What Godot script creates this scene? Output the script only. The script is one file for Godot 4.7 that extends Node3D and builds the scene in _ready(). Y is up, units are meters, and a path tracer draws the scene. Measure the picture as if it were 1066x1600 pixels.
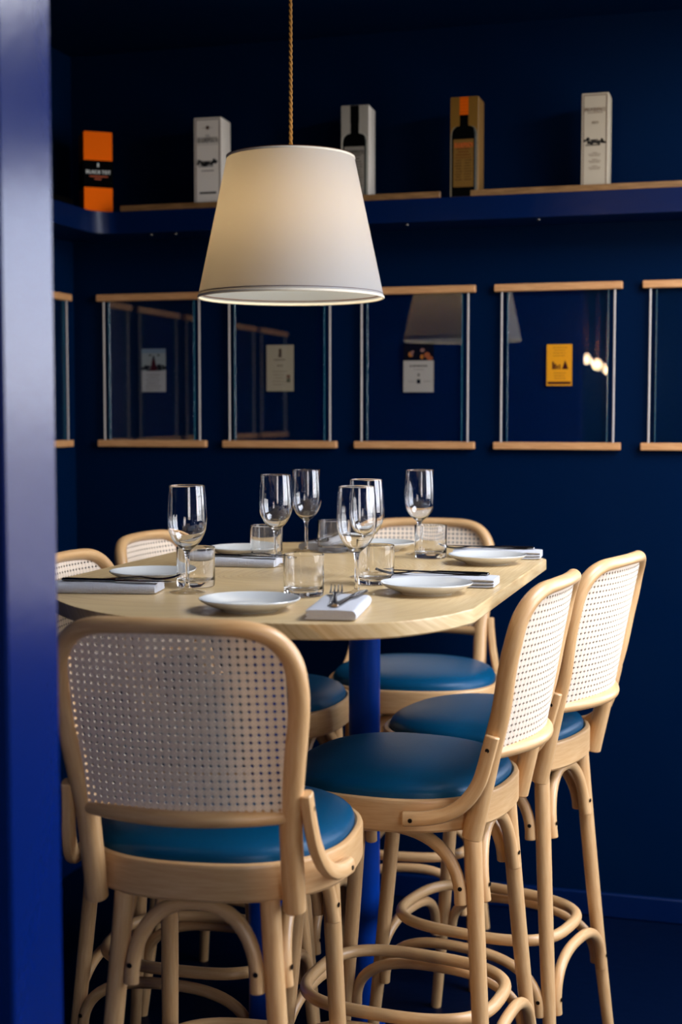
extends Node3D

const TABLE := 1.15
const WALL_X := -2.105
var M := {}
var taken := {}


# ---------------------------------------------------------------- meshes
class Acc:
	var v := PackedVector3Array()
	var uv := PackedVector2Array()
	var ix := PackedInt32Array()


func put(a: Acc, v: PackedVector3Array, uv: PackedVector2Array, ix: PackedInt32Array, closed := true) -> void:
	var vol := 0.0
	if closed:
		var c := Vector3.ZERO
		for p in v:
			c += p
		c /= maxf(v.size(), 1)
		for i in range(0, ix.size(), 3):
			vol += (v[ix[i]] - c).dot((v[ix[i + 1]] - c).cross(v[ix[i + 2]] - c))
	var base := a.v.size()
	a.v.append_array(v)
	a.uv.append_array(uv)
	for i in range(0, ix.size(), 3):
		a.ix.append(base + ix[i])
		if vol > 0.0:
			a.ix.append(base + ix[i + 2])
			a.ix.append(base + ix[i + 1])
		else:
			a.ix.append(base + ix[i + 1])
			a.ix.append(base + ix[i + 2])


func finish(a: Acc, crease := 38.0) -> ArrayMesh:
	var faces := {}
	var n := a.ix.size() / 3
	var fn := PackedVector3Array()
	var fd := PackedVector3Array()
	fn.resize(n)
	fd.resize(n)
	var keys := []
	for f in n:
		var p := a.v[a.ix[f * 3]]
		var q := a.v[a.ix[f * 3 + 1]]
		var r := a.v[a.ix[f * 3 + 2]]
		var c := (r - p).cross(q - p)
		fn[f] = c
		fd[f] = c.normalized()
		for k in 3:
			var w := a.v[a.ix[f * 3 + k]]
			var key := Vector3i((w * 50000.0).round())
			keys.append(key)
			if faces.has(key):
				faces[key].append(f)
			else:
				faces[key] = [f]
	var ov := PackedVector3Array()
	var on := PackedVector3Array()
	var ou := PackedVector2Array()
	var lim := cos(deg_to_rad(crease))
	for f in n:
		if fn[f].length() < 1e-14:
			continue
		for k in 3:
			var s := Vector3.ZERO
			for g in faces[keys[f * 3 + k]]:
				if fd[g].dot(fd[f]) > lim:
					s += fn[g]
			ov.append(a.v[a.ix[f * 3 + k]])
			on.append(s.normalized())
			ou.append(a.uv[a.ix[f * 3 + k]])
	var arr := []
	arr.resize(Mesh.ARRAY_MAX)
	arr[Mesh.ARRAY_VERTEX] = ov
	arr[Mesh.ARRAY_NORMAL] = on
	arr[Mesh.ARRAY_TEX_UV] = ou
	var m := ArrayMesh.new()
	m.add_surface_from_arrays(Mesh.PRIMITIVE_TRIANGLES, arr)
	return m


func obj(called: String, a, mat: Material, parent: Node3D = null, crease := 38.0) -> MeshInstance3D:
	var o := MeshInstance3D.new()
	o.mesh = finish(a, crease) if a is Acc else a
	o.material_override = mat
	o.name = called if parent else numbered(called)
	(parent if parent else self).add_child(o, true)
	return o


func numbered(n: String) -> String:
	if not taken.has(n):
		taken[n] = 0
		return n
	taken[n] += 1
	return "%s_%03d" % [n, taken[n]]


func thing(called: String, label: String, category: String, at := Vector3.ZERO, turn := 0.0, group := "") -> Node3D:
	var o := Node3D.new()
	o.name = numbered(called)
	add_child(o)
	o.position = at
	o.rotation_degrees.y = turn
	tag(o, label, category, group)
	return o


func tag(o: Node, label: String, category: String, group := "") -> void:
	o.set_meta("label", label)
	o.set_meta("category", category)
	if group:
		o.set_meta("group", group)


func copy(root: Node3D, kind: String, at: Vector3, turn: float, label: String) -> Node3D:
	var r: Node3D = root.duplicate()
	r.name = numbered(kind)
	add_child(r)
	r.position = at
	r.rotation_degrees.y = turn
	r.set_meta("label", label)
	return r


func struct(called: String, a: Acc, mat: Material, label: String, category: String) -> MeshInstance3D:
	var o := obj(called, a, mat)
	o.set_meta("kind", "structure")
	tag(o, label, category)
	return o


func grid(a: Acc, rows: Array, wrap: bool, caps: bool, ring_rows := false, xf := Transform3D(), uvs: Array = []) -> void:
	# rows of equally many points; wrap joins the last column to the first, ring_rows the last row to the first
	var v := PackedVector3Array()
	var uv := PackedVector2Array()
	var ix := PackedInt32Array()
	var nc: int = rows[0].size()
	var cols := nc + 1 if wrap else nc
	var nr := rows.size()
	var vl := 0.0
	for r in (nr + 1 if ring_rows else nr):
		var row: PackedVector3Array = rows[r % nr]
		if r > 0:
			vl += row[0].distance_to(rows[(r - 1) % nr][0])
		var ul := 0.0
		for c in cols:
			if c > 0:
				ul += row[c % nc].distance_to(row[c - 1])
			v.append(xf * row[c % nc])
			uv.append(uvs[r % nr][c] if uvs else Vector2(vl, ul))
	var tr := nr + 1 if ring_rows else nr
	for r in tr - 1:
		for c in cols - 1:
			var i := r * cols + c
			ix.append_array([i, i + 1, i + cols + 1, i, i + cols + 1, i + cols])
	if caps:
		for e in [0, nr - 1]:
			var row: PackedVector3Array = rows[e]
			var m := Vector3.ZERO
			for p in row:
				m += p
			m /= nc
			var b := v.size()
			v.append(xf * m)
			uv.append(Vector2.ZERO)
			for c in nc:
				v.append(xf * row[c])
				uv.append(Vector2((row[c] - m).x, (row[c] - m).z))
			for c in nc:
				if e == 0:
					ix.append_array([b, b + 1 + (c + 1) % nc, b + 1 + c])
				else:
					ix.append_array([b, b + 1 + c, b + 1 + (c + 1) % nc])
	put(a, v, uv, ix, caps or (wrap and ring_rows) or (wrap and rows[0][0].distance_to(rows[0][1]) < 1e-7))


func val(x, t: float) -> float:
	if x is float or x is int:
		return x
	var k: float = t * (x.size() - 1)
	var i := mini(int(k), x.size() - 2)
	return lerpf(x[i], x[i + 1], k - i)


func tube(a: Acc, path: PackedVector3Array, rx, ry = null, seg := 14, up := Vector3.UP, bevel := 0.0, power := 2.0) -> void:
	if ry == null:
		ry = rx
	var rows := []
	var n := path.size()
	var prev := Vector3.ZERO
	for i in n:
		var t := (path[mini(i + 1, n - 1)] - path[maxi(i - 1, 0)]).normalized()
		var side: Vector3
		if i == 0:
			side = t.cross(up)
			if side.length() < 0.05:
				side = t.cross(Vector3.RIGHT)
		else:
			side = prev - t * prev.dot(t)
		side = side.normalized()
		prev = side
		var b := side.cross(t).normalized()
		var f := i / float(n - 1)
		for s in ([0, 1] if bevel > 0.0 and (i == 0 or i == n - 1) else [0]):
			var k := 1.0
			var c := path[i]
			if bevel > 0.0 and i == 0:
				k = 1.0 if s == 1 else 1.0 - bevel / val(rx, f)
				c += t * (bevel if s == 1 else 0.0)
			elif bevel > 0.0 and i == n - 1:
				k = 1.0 if s == 0 else 1.0 - bevel / val(rx, f)
				c -= t * (bevel if s == 0 else 0.0)
			var row := PackedVector3Array()
			for j in seg:
				var an := TAU * j / seg
				var ca := signf(cos(an)) * pow(absf(cos(an)), 2.0 / power)
				var sa := signf(sin(an)) * pow(absf(sin(an)), 2.0 / power)
				row.append(c + side * ca * val(rx, f) * k + b * sa * val(ry, f) * k)
			rows.append(row)
	grid(a, rows, true, true)


func spline(p: PackedVector3Array, per := 6) -> PackedVector3Array:
	var out := PackedVector3Array()
	for i in p.size() - 1:
		var a := p[maxi(i - 1, 0)]
		var d := p[mini(i + 2, p.size() - 1)]
		for k in per:
			out.append(p[i].cubic_interpolate(p[i + 1], a, d, k / float(per)))
	out.append(p[p.size() - 1])
	return out


func lathe(a: Acc, prof: Array, seg := 40, xf := Transform3D()) -> void:
	var rows := []
	for p in prof:
		var row := PackedVector3Array()
		for j in seg:
			var an := TAU * j / seg
			row.append(Vector3(cos(an) * p.x, p.y, sin(an) * p.x))
		rows.append(row)
	# columns wrap; a profile that starts and ends on the axis is closed
	var v := PackedVector3Array()
	var uv := PackedVector2Array()
	var ix := PackedInt32Array()
	var l := 0.0
	for r in rows.size():
		if r > 0:
			l += prof[r].distance_to(prof[r - 1])
		for j in seg + 1:
			v.append(xf * rows[r][j % seg])
			uv.append(Vector2(j / float(seg), l))
	for r in rows.size() - 1:
		for j in seg:
			var i := r * (seg + 1) + j
			ix.append_array([i, i + 1, i + seg + 2, i, i + seg + 2, i + seg + 1])
	put(a, v, uv, ix, true)


func curve2(p: Array, per := 5) -> Array:
	var out := []
	for i in p.size() - 1:
		var a: Vector2 = p[maxi(i - 1, 0)]
		var d: Vector2 = p[mini(i + 2, p.size() - 1)]
		for k in per:
			var q: Vector2 = p[i].cubic_interpolate(p[i + 1], a, d, k / float(per))
			q.x = maxf(q.x, 0.0)
			out.append(q)
	out.append(p[-1])
	return out


func face(a: Acc, pts: Array, inside: Vector3, uvs: Array) -> void:
	var n: Vector3 = (pts[2] - pts[0]).cross(pts[1] - pts[0])
	var c := Vector3.ZERO
	for p in pts:
		c += p
	c /= pts.size()
	var v := PackedVector3Array(pts)
	var uv := PackedVector2Array(uvs)
	if n.dot(c - inside) < 0.0:
		v.reverse()
		uv.reverse()
	var ix := PackedInt32Array()
	for i in range(1, pts.size() - 1):
		ix.append_array([0, i, i + 1])
	put(a, v, uv, ix, false)


func box(a: Acc, c: Vector3, size: Vector3, ch := 0.0015, xf := Transform3D()) -> void:
	var h := size / 2.0
	var corner := func(s: Vector3, ax: int) -> Vector3:
		var p := Vector3(s.x * h.x, s.y * h.y, s.z * h.z)
		for k in 3:
			if k != ax:
				p[k] -= s[k] * ch
		return xf * (c + p)
	var inside := xf * c
	var U := func(p: Vector3, ax: int) -> Vector2:
		var q: Vector3 = xf.affine_inverse() * p - c
		return [Vector2(q.z, q.y), Vector2(q.x, q.z), Vector2(q.x, q.y)][ax]
	for ax in 3:
		for s in [-1.0, 1.0]:
			var pts := []
			for uvp in [[-1, -1], [-1, 1], [1, 1], [1, -1]]:
				var sg := Vector3.ZERO
				sg[ax] = s
				sg[(ax + 1) % 3] = uvp[0]
				sg[(ax + 2) % 3] = uvp[1]
				pts.append(corner.call(sg, ax))
			face(a, pts, inside, pts.map(func(p): return U.call(p, ax)))
	if ch <= 0.0:
		return
	for ax in 3:
		var b := (ax + 1) % 3
		var d := (ax + 2) % 3
		for sb in [-1.0, 1.0]:
			for sd in [-1.0, 1.0]:
				var lo := Vector3.ZERO
				lo[ax] = -1
				lo[b] = sb
				lo[d] = sd
				var hi := lo
				hi[ax] = 1
				var pts := [corner.call(lo, b), corner.call(hi, b), corner.call(hi, d), corner.call(lo, d)]
				face(a, pts, inside, pts.map(func(p): return U.call(p, b)))
	for sx in [-1.0, 1.0]:
		for sy in [-1.0, 1.0]:
			for sz in [-1.0, 1.0]:
				var s := Vector3(sx, sy, sz)
				var pts := [corner.call(s, 0), corner.call(s, 1), corner.call(s, 2)]
				face(a, pts, inside, [Vector2.ZERO, Vector2.ZERO, Vector2.ZERO])


func slab(lo: Vector3, hi: Vector3, ch := 0.0) -> Acc:
	var a := Acc.new()
	box(a, (lo + hi) / 2.0, hi - lo, ch)
	return a


func layers(a: Acc, outline: PackedVector2Array, steps: Array) -> void:
	# a flat solid: the outline (x, z) inset by steps[i].x at height steps[i].y, capped at both ends
	var rows := []
	for s in steps:
		var row := PackedVector3Array()
		var n := outline.size()
		for i in n:
			var p := outline[i]
			var t := (outline[(i + 1) % n] - outline[(i + n - 1) % n]).normalized()
			var nrm := Vector2(t.y, -t.x)
			if nrm.dot(p - centre(outline)) < 0.0:
				nrm = -nrm
			p -= nrm * s.x
			row.append(Vector3(p.x, s.y, p.y))
		rows.append(row)
	var v := PackedVector3Array()
	var uv := PackedVector2Array()
	var ix := PackedInt32Array()
	var n := outline.size()
	for row in rows:
		for p in row:
			v.append(p)
			uv.append(Vector2(p.z, p.x + p.y))
	for r in rows.size() - 1:
		for i in n:
			var j := (i + 1) % n
			ix.append_array([r * n + i, r * n + j, (r + 1) * n + j, r * n + i, (r + 1) * n + j, (r + 1) * n + i])
	for e in [0, rows.size() - 1]:
		var b := v.size()
		var m := Vector3.ZERO
		for p in rows[e]:
			m += p
		v.append(m / n)
		uv.append(Vector2(m.z / n, m.x / n))
		for i in n:
			var j := (i + 1) % n
			if e == 0:
				ix.append_array([b, e * n + j, e * n + i])
			else:
				ix.append_array([b, e * n + i, e * n + j])
	put(a, v, uv, ix, true)


func centre(o: PackedVector2Array) -> Vector2:
	var c := Vector2.ZERO
	for p in o:
		c += p
	return c / o.size()


func super_xz(n: int, w: float, front: float, rear: float, power: float, taper := 0.0) -> PackedVector2Array:
	var o := PackedVector2Array()
	for i in n:
		var an := TAU * i / n
		var c := signf(cos(an)) * pow(absf(cos(an)), 2.0 / power)
		var s := signf(sin(an)) * pow(absf(sin(an)), 2.0 / power)
		var z := s * (front if s > 0.0 else rear)
		o.append(Vector2(c * w * (1.0 - (taper * -z / rear if z < 0.0 else 0.0)), z))
	return o


func text(words: String, high: float, serif: bool, mat: Material, parent: Node3D, at: Vector3, wide := 0.0, bold := false) -> void:
	var t := TextMesh.new()
	var f := SystemFont.new()
	f.font_names = PackedStringArray(["Droid Serif" if serif else "Droid Sans"])
	if bold:
		f.font_weight = 700
	t.font = f
	t.text = words
	t.font_size = 32
	t.pixel_size = high / 23.0
	t.depth = 0.0002
	t.curve_step = 2.0
	var o := MeshInstance3D.new()
	o.mesh = t
	o.material_override = mat
	o.name = "lettering"
	o.position = at
	if wide > 0.0:
		var w := t.get_aabb().size.x
		if w > 0.0:
			o.scale = Vector3(wide / w, 1, 1)
	parent.add_child(o, true)


# ---------------------------------------------------------------- materials
func flat(c: Color, rough: float, metal := 0.0) -> StandardMaterial3D:
	var m := StandardMaterial3D.new()
	m.albedo_color = c
	m.roughness = rough
	m.metallic = metal
	return m


func grain(c0: Color, c1: Color, c2: Color, scale: Vector3, rough: float, seed_n: int) -> StandardMaterial3D:
	var m := StandardMaterial3D.new()
	var n := FastNoiseLite.new()
	n.seed = seed_n
	n.noise_type = FastNoiseLite.TYPE_SIMPLEX_SMOOTH
	n.frequency = 0.012
	n.fractal_octaves = 5
	n.fractal_gain = 0.62
	var t := NoiseTexture2D.new()
	t.width = 512
	t.height = 512
	t.seamless = true
	t.noise = n
	var g := Gradient.new()
	g.set_color(0, c0)
	g.set_color(1, c2)
	g.add_point(0.5, c1)
	t.color_ramp = g
	m.albedo_texture = t
	m.uv1_scale = scale
	m.roughness = rough
	return m


func paint(c: Color, rough: float, scale: float, bump: float, seed_n: int) -> StandardMaterial3D:
	var m := flat(c, rough)
	var n := FastNoiseLite.new()
	n.seed = seed_n
	n.frequency = 0.02
	n.fractal_octaves = 4
	var t := NoiseTexture2D.new()
	t.width = 256
	t.height = 256
	t.seamless = true
	t.noise = n
	m.heightmap_enabled = true
	m.heightmap_texture = t
	m.heightmap_scale = bump
	m.uv1_triplanar = true
	m.uv1_world_triplanar = true
	m.uv1_scale = Vector3(scale, scale, scale)
	return m


func glass(alpha: float, refract: bool) -> StandardMaterial3D:
	var m := StandardMaterial3D.new()
	m.albedo_color = Color(1, 1, 1, alpha)
	m.roughness = 0.0
	m.transparency = BaseMaterial3D.TRANSPARENCY_ALPHA
	if refract:
		m.refraction_enabled = true
		m.refraction_scale = 0.05
	return m


func printed(im: Image, rough := 0.5) -> StandardMaterial3D:
	var m := StandardMaterial3D.new()
	m.albedo_texture = ImageTexture.create_from_image(im)
	m.roughness = rough
	m.metallic_specular = 0.15
	return m


func make_materials() -> void:
	M.blue = paint(Color(0.0, 0.08, 0.19), 0.45, 6.0, 0.03, 3)
	M.blue.metallic_specular = 0.1
	M.blue_shelf = paint(Color(0.0, 0.085, 0.24), 0.3, 5.0, 0.02, 4)
	M.blue_shelf.metallic_specular = 0.3
	M.blue_gloss = paint(Color(0.0, 0.23, 0.60), 0.3, 5.0, 0.02, 4)
	M.blue_gloss.metallic_specular = 0.35
	M.gloss_end = paint(Color(0.0, 0.10, 0.36), 0.2, 5.0, 0.01, 9)
	M.floor = paint(Color(0.0, 0.04, 0.13), 0.42, 3.0, 0.05, 5)
	M.floor.metallic_specular = 0.2
	M.beech = grain(Color(0.79, 0.60, 0.39), Color(0.825, 0.65, 0.445), Color(0.86, 0.70, 0.50), Vector3(1.6, 18, 1), 0.36, 11)
	M.oak = grain(Color(0.74, 0.60, 0.40), Color(0.83, 0.71, 0.51), Color(0.88, 0.78, 0.60), Vector3(0.9, 11, 1), 0.34, 21)
	M.bar = grain(Color(0.72, 0.50, 0.30), Color(0.79, 0.57, 0.36), Color(0.85, 0.64, 0.43), Vector3(2, 30, 1), 0.5, 31)
	M.vinyl = paint(Color(0.0, 0.27, 0.40), 0.38, 40.0, 0.02, 6)
	M.vinyl.metallic_specular = 0.35
	M.screw = flat(Color(0.05, 0.04, 0.04), 0.4, 0.5)
	M.china = flat(Color(0.82, 0.82, 0.80), 0.12)
	M.china.clearcoat_enabled = true
	M.china.clearcoat = 0.4
	M.china.clearcoat_roughness = 0.05
	M.linen = paint(Color(0.74, 0.74, 0.75), 0.85, 60.0, 0.06, 7)
	M.steel = flat(Color(0.62, 0.60, 0.58), 0.16, 1.0)
	M.glass = glass(0.0, true)
	M.pane = glass(0.0, false)
	M.glass_edge = flat(Color(0.16, 0.36, 0.42), 0.2)
	M.rod = flat(Color(0.74, 0.70, 0.66), 0.4)
	M.brass = grain(Color(0.40, 0.28, 0.15), Color(0.50, 0.36, 0.21), Color(0.58, 0.43, 0.27), Vector3(2, 20, 1), 0.4, 41)
	M.cord_gold = flat(Color(0.68, 0.47, 0.18), 0.6)
	M.shade = paint(Color(0.60, 0.62, 0.64), 0.85, 90.0, 0.02, 8)
	M.shade.backlight_enabled = true
	M.shade.backlight = Color(0.84, 0.78, 0.68)
	M.trim_dark = flat(Color(0.34, 0.20, 0.09), 0.6)
	M.trim_pale = flat(Color(0.86, 0.82, 0.74), 0.7)
	M.ink = flat(Color(0.02, 0.02, 0.02), 0.5)
	M.ink_white = flat(Color(0.85, 0.85, 0.82), 0.5)
	M.ink_brown = flat(Color(0.28, 0.17, 0.08), 0.5)
	M.ink_orange = flat(Color(0.75, 0.30, 0.06), 0.5)
	M.orange = flat(Color(1.0, 0.42, 0.0), 0.75)
	M.orange.metallic_specular = 0.2
	M.carton_black = flat(Color(0.012, 0.012, 0.014), 0.8)
	M.carton_black.metallic_specular = 0.12
	M.carton_cream = flat(Color(0.66, 0.61, 0.52), 0.6)
	M.carton_white = flat(Color(0.84, 0.80, 0.74), 0.6)
	M.carton_gold = flat(Color(0.46, 0.33, 0.15), 0.45)
	M.bulb = flat(Color(1, 0.95, 0.85), 0.5)
	M.bulb.emission_enabled = true
	M.bulb.emission = Color(1.0, 0.84, 0.58)
	M.bulb.emission_energy_multiplier = 1.5
	M.cane = cane_material()


func cane_material() -> StandardMaterial3D:
	# one cell of the weave: two upright, two level and two slanting strands round a hole
	var n := 64
	var alb := Image.create(n, n, false, Image.FORMAT_RGB8)
	var hei := Image.create(n, n, false, Image.FORMAT_RGB8)
	var rng := RandomNumberGenerator.new()
	rng.seed = 77
	for y in n:
		for x in n:
			var u := (x + 0.5) / n
			var w := (y + 0.5) / n
			var du := minf(u, 1.0 - u)
			var dw := minf(w, 1.0 - w)
			var h := 0.25
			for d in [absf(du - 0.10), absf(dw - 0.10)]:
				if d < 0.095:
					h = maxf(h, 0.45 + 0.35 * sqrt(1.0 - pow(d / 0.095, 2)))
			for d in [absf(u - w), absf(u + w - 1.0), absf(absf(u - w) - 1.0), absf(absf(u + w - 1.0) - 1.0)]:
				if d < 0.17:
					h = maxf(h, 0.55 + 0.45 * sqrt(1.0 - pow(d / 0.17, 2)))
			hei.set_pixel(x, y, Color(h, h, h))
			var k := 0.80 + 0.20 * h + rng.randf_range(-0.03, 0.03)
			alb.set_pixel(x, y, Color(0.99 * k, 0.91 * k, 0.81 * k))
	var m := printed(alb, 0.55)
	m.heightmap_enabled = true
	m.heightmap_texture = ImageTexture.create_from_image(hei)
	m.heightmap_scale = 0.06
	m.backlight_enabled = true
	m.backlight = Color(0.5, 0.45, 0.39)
	return m


# ---------------------------------------------------------------- bar stool
func post_z(y: float) -> float:
	return -(0.241 + (y - 0.86) * 0.222)


func bow(x: float, y: float) -> float:
	var hw := 0.183
	var s := lerpf(0.046, 0.030, clampf((y - 0.86) / 0.3, 0.0, 1.0))
	return -s * maxf(0.0, 1.0 - pow(x / hw, 2))


func back_half(y: float) -> float:
	# half the width of the back at its centre line; the top corners are round
	var hw := lerpf(0.165, 0.187, clampf((y - 0.86) / 0.2, 0.0, 1.0))
	if y > 1.06:
		var k := clampf((y - 1.06) / 0.104, 0.0, 1.0)
		hw = 0.085 + 0.102 * pow(1.0 - pow(k, 2.4), 1.0 / 2.4)
	return hw


func make_stool() -> Node3D:
	var st := thing("bar_stool", "", "bar stool", Vector3.ZERO, 0.0, "cane back bar stools round the table")
	# seat ring
	var out := super_xz(72, 0.230, 0.209, 0.236, 2.42)
	var a := Acc.new()
	var rows := []
	for s in [[0.004, 0.712], [0.0, 0.717], [0.0, 0.766], [0.002, 0.7715], [0.005, 0.773], [0.010, 0.7735], [0.0135, 0.771], [0.0145, 0.755], [0.0145, 0.712]]:
		var row := PackedVector3Array()
		for i in 72:
			var p := out[i]
			var t := (out[(i + 1) % 72] - out[(i + 71) % 72]).normalized()
			var nn := Vector2(t.y, -t.x)
			if nn.dot(p) < 0.0:
				nn = -nn
			p -= nn * s[0]
			row.append(Vector3(p.x, s[1], p.y))
		rows.append(row)
	grid(a, rows, true, false, true)
	# uv along the ring
	for i in a.uv.size():
		a.uv[i] = Vector2(a.uv[i].y, a.uv[i].x)
	obj("seat_ring", a, M.beech, st, 30.0)
	# pad
	a = Acc.new()
	var pad := super_xz(60, 0.2155, 0.1945, 0.2215, 2.42)
	rows = []
	for s in [[0.6, 0.720], [0.995, 0.722], [1.0, 0.768], [1.0, 0.779], [0.985, 0.787], [0.95, 0.794], [0.88, 0.801], [0.76, 0.807], [0.6, 0.811], [0.4, 0.814], [0.2, 0.815], [0.03, 0.8155]]:
		var row := PackedVector3Array()
		for p in pad:
			row.append(Vector3(p.x * s[0], s[1], p.y * s[0]))
		rows.append(row)
	grid(a, rows, true, true)
	obj("seat_pad", a, M.vinyl, st, 80.0)
	# bent back frame: two posts and the top rail in one piece
	a = Acc.new()
	var half := [Vector2(0.163, 0.700), Vector2(0.163, 0.78), Vector2(0.165, 0.86), Vector2(0.175, 0.94), Vector2(0.185, 1.02), Vector2(0.187, 1.068), Vector2(0.180, 1.111), Vector2(0.158, 1.143), Vector2(0.121, 1.159), Vector2(0.066, 1.163)]
	var pts := PackedVector3Array()
	for h in half:
		pts.append(Vector3(-h.x, h.y, post_z(h.y) + (bow(h.x, h.y) if h.y > 0.9 else 0.0)))
	pts.append(Vector3(0, 1.164, post_z(1.164) - 0.03))
	half.reverse()
	for h in half:
		pts.append(Vector3(h.x, h.y, post_z(h.y) + (bow(h.x, h.y) if h.y > 0.9 else 0.0)))
	var w1 := [0.0185, 0.0185, 0.0175, 0.0165, 0.0150, 0.0125, 0.0112, 0.0125, 0.0150, 0.0165, 0.0175, 0.0185, 0.0185]
	var w2 := [0.0190, 0.0190, 0.0175, 0.0165, 0.0155, 0.0145, 0.0140, 0.0145, 0.0155, 0.0165, 0.0175, 0.0190, 0.0190]
	tube(a, spline(pts, 5), w1, w2, 18, Vector3(0, 0, 1), 0.002)
	obj("back_frame", a, M.beech, st)
	# lower rail of the back
	a = Acc.new()
	pts = PackedVector3Array()
	for i in 17:
		var x := lerpf(-0.16, 0.16, i / 16.0)
		pts.append(Vector3(x, 0.862, post_z(0.862) - 0.050 * (1.0 - pow(x / 0.16, 2)) - 0.002))
	tube(a, pts, 0.0150, 0.0130, 14, Vector3.UP)
	obj("lower_rail", a, M.beech, st)
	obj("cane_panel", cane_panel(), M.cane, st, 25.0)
	for s in [-1.0, 1.0]:
		# curved brace from the post to the side of the ring
		a = Acc.new()
		var p := PackedVector3Array([Vector3(0.191, 0.900, -0.252), Vector3(0.194, 0.862, -0.243), Vector3(0.200, 0.815, -0.230), Vector3(0.207, 0.780, -0.208), Vector3(0.215, 0.757, -0.177), Vector3(0.223, 0.746, -0.138), Vector3(0.2295, 0.742, -0.095)])
		for i in p.size():
			p[i].x *= s
		tube(a, spline(p, 6), 0.0135, 0.0105, 12, Vector3(s, 0, 0), 0.002, 2.8)
		var br := obj("brace", a, M.beech, st)
		a = Acc.new()
		screw(a, Vector3(s * 0.2375, 0.7425, -0.112), Vector3(s, 0, -0.15))
		obj("screw", a, M.screw, br)
		a = Acc.new()
		screw(a, Vector3(s * 0.2020, 0.875, -0.2455), Vector3(s, 0, 0.1))
		obj("screw", a, M.screw, br)
	# legs
	var tops := [Vector3(-0.120, 0.713, -0.194), Vector3(0.120, 0.713, -0.194), Vector3(0.150, 0.713, 0.135), Vector3(-0.150, 0.713, 0.135)]
	var feet := [Vector3(-0.184, 0, -0.252), Vector3(0.184, 0, -0.252), Vector3(0.174, 0, 0.198), Vector3(-0.174, 0, 0.198)]
	for k in 4:
		a = Acc.new()
		var lp := PackedVector3Array()
		for i in 9:
			var t := i / 8.0
			var q: Vector3 = tops[k].lerp(feet[k], t)
			q += (feet[k] - tops[k]) * Vector3(1, 0, 1) * 0.22 * (t * t - t)
			lp.append(q)
		tube(a, lp, [0.0165, 0.0165, 0.016, 0.0145, 0.0125], null, 16, Vector3(0, 0, 1), 0.0015)
		obj("leg", a, M.beech, st)
	var leg_at := func(k: int, y: float) -> Vector3:
		var t := 1.0 - y / 0.713
		return tops[k].lerp(feet[k], t) + (feet[k] - tops[k]) * Vector3(1, 0, 1) * 0.22 * (t * t - t)
	# arches under the seat
	for k in 4:
		var j := (k + 1) % 4
		arch(st, leg_at.call(k, 0.565), leg_at.call(j, 0.565), 0.6985, 0.0124, 2.3, 0.027)
	# foot ring
	a = Acc.new()
	pts = PackedVector3Array()
	rows = []
	var fr := super_xz(64, 0.156, 0.172, 0.214, 2.9, 0.02)
	for i in 64:
		var q := fr[i]
		var t := (fr[(i + 1) % 64] - fr[(i + 63) % 64]).normalized()
		var nn := Vector3(t.y, 0, -t.x)
		var row := PackedVector3Array()
		for e in 12:
			var an := TAU * e / 12.0
			row.append(Vector3(q.x, 0.335, q.y) + nn * 0.0125 * cos(an) + Vector3.UP * 0.0125 * sin(an))
		rows.append(row)
	grid(a, rows, true, false, true)
	obj("foot_ring", a, M.beech, st)
	# arches under the foot ring
	for k in 4:
		var j := (k + 1) % 4
		arch(st, leg_at.call(k, 0.195), leg_at.call(j, 0.195), 0.3095, 0.0118, 2.6, 0.020)
	return st


func screw(a: Acc, at: Vector3, dir: Vector3) -> void:
	var d := dir.normalized()
	tube(a, PackedVector3Array([at, at + d * 0.0015]), 0.0042, null, 10, Vector3.UP)


func arch(st: Node3D, p: Vector3, q: Vector3, top: float, r: float, power: float, off: float) -> void:
	# a bent rod that stands on two legs and touches the seat or the foot ring above
	var a := Acc.new()
	var dir := (q - p).normalized()
	var outw := Vector3(p.x + q.x, 0, p.z + q.z).normalized()
	var n := 26
	var pts := PackedVector3Array()
	for i in n + 1:
		var an := PI * i / n
		var c := cos(an)
		var f := -signf(c) * pow(absf(c), 2.0 / power)
		var h := pow(sin(an), 2.0 / power) if i > 0 and i < n else 0.0
		var m := (p + q) / 2.0 + dir * f * ((q - p).length() / 2.0 - off)
		m.y = lerpf(p.y, top, h)
		var lean := 0.010 * (1.0 - h) + (p.distance_to(q) * 0.02) * h
		pts.append(m + outw * (lean - 0.012 * h * (1.0 if top > 0.5 else 0.4)))
	tube(a, pts, r, null, 12, outw, 0.0015)
	var o := obj("arch" if top > 0.5 else "lower_arch", a, M.beech, st)
	for e in [1, n - 1]:
		a = Acc.new()
		screw(a, pts[e] + outw * (r - 0.0006) + Vector3(0, 0.012, 0), outw)
		obj("screw", a, M.screw, o)


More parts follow.
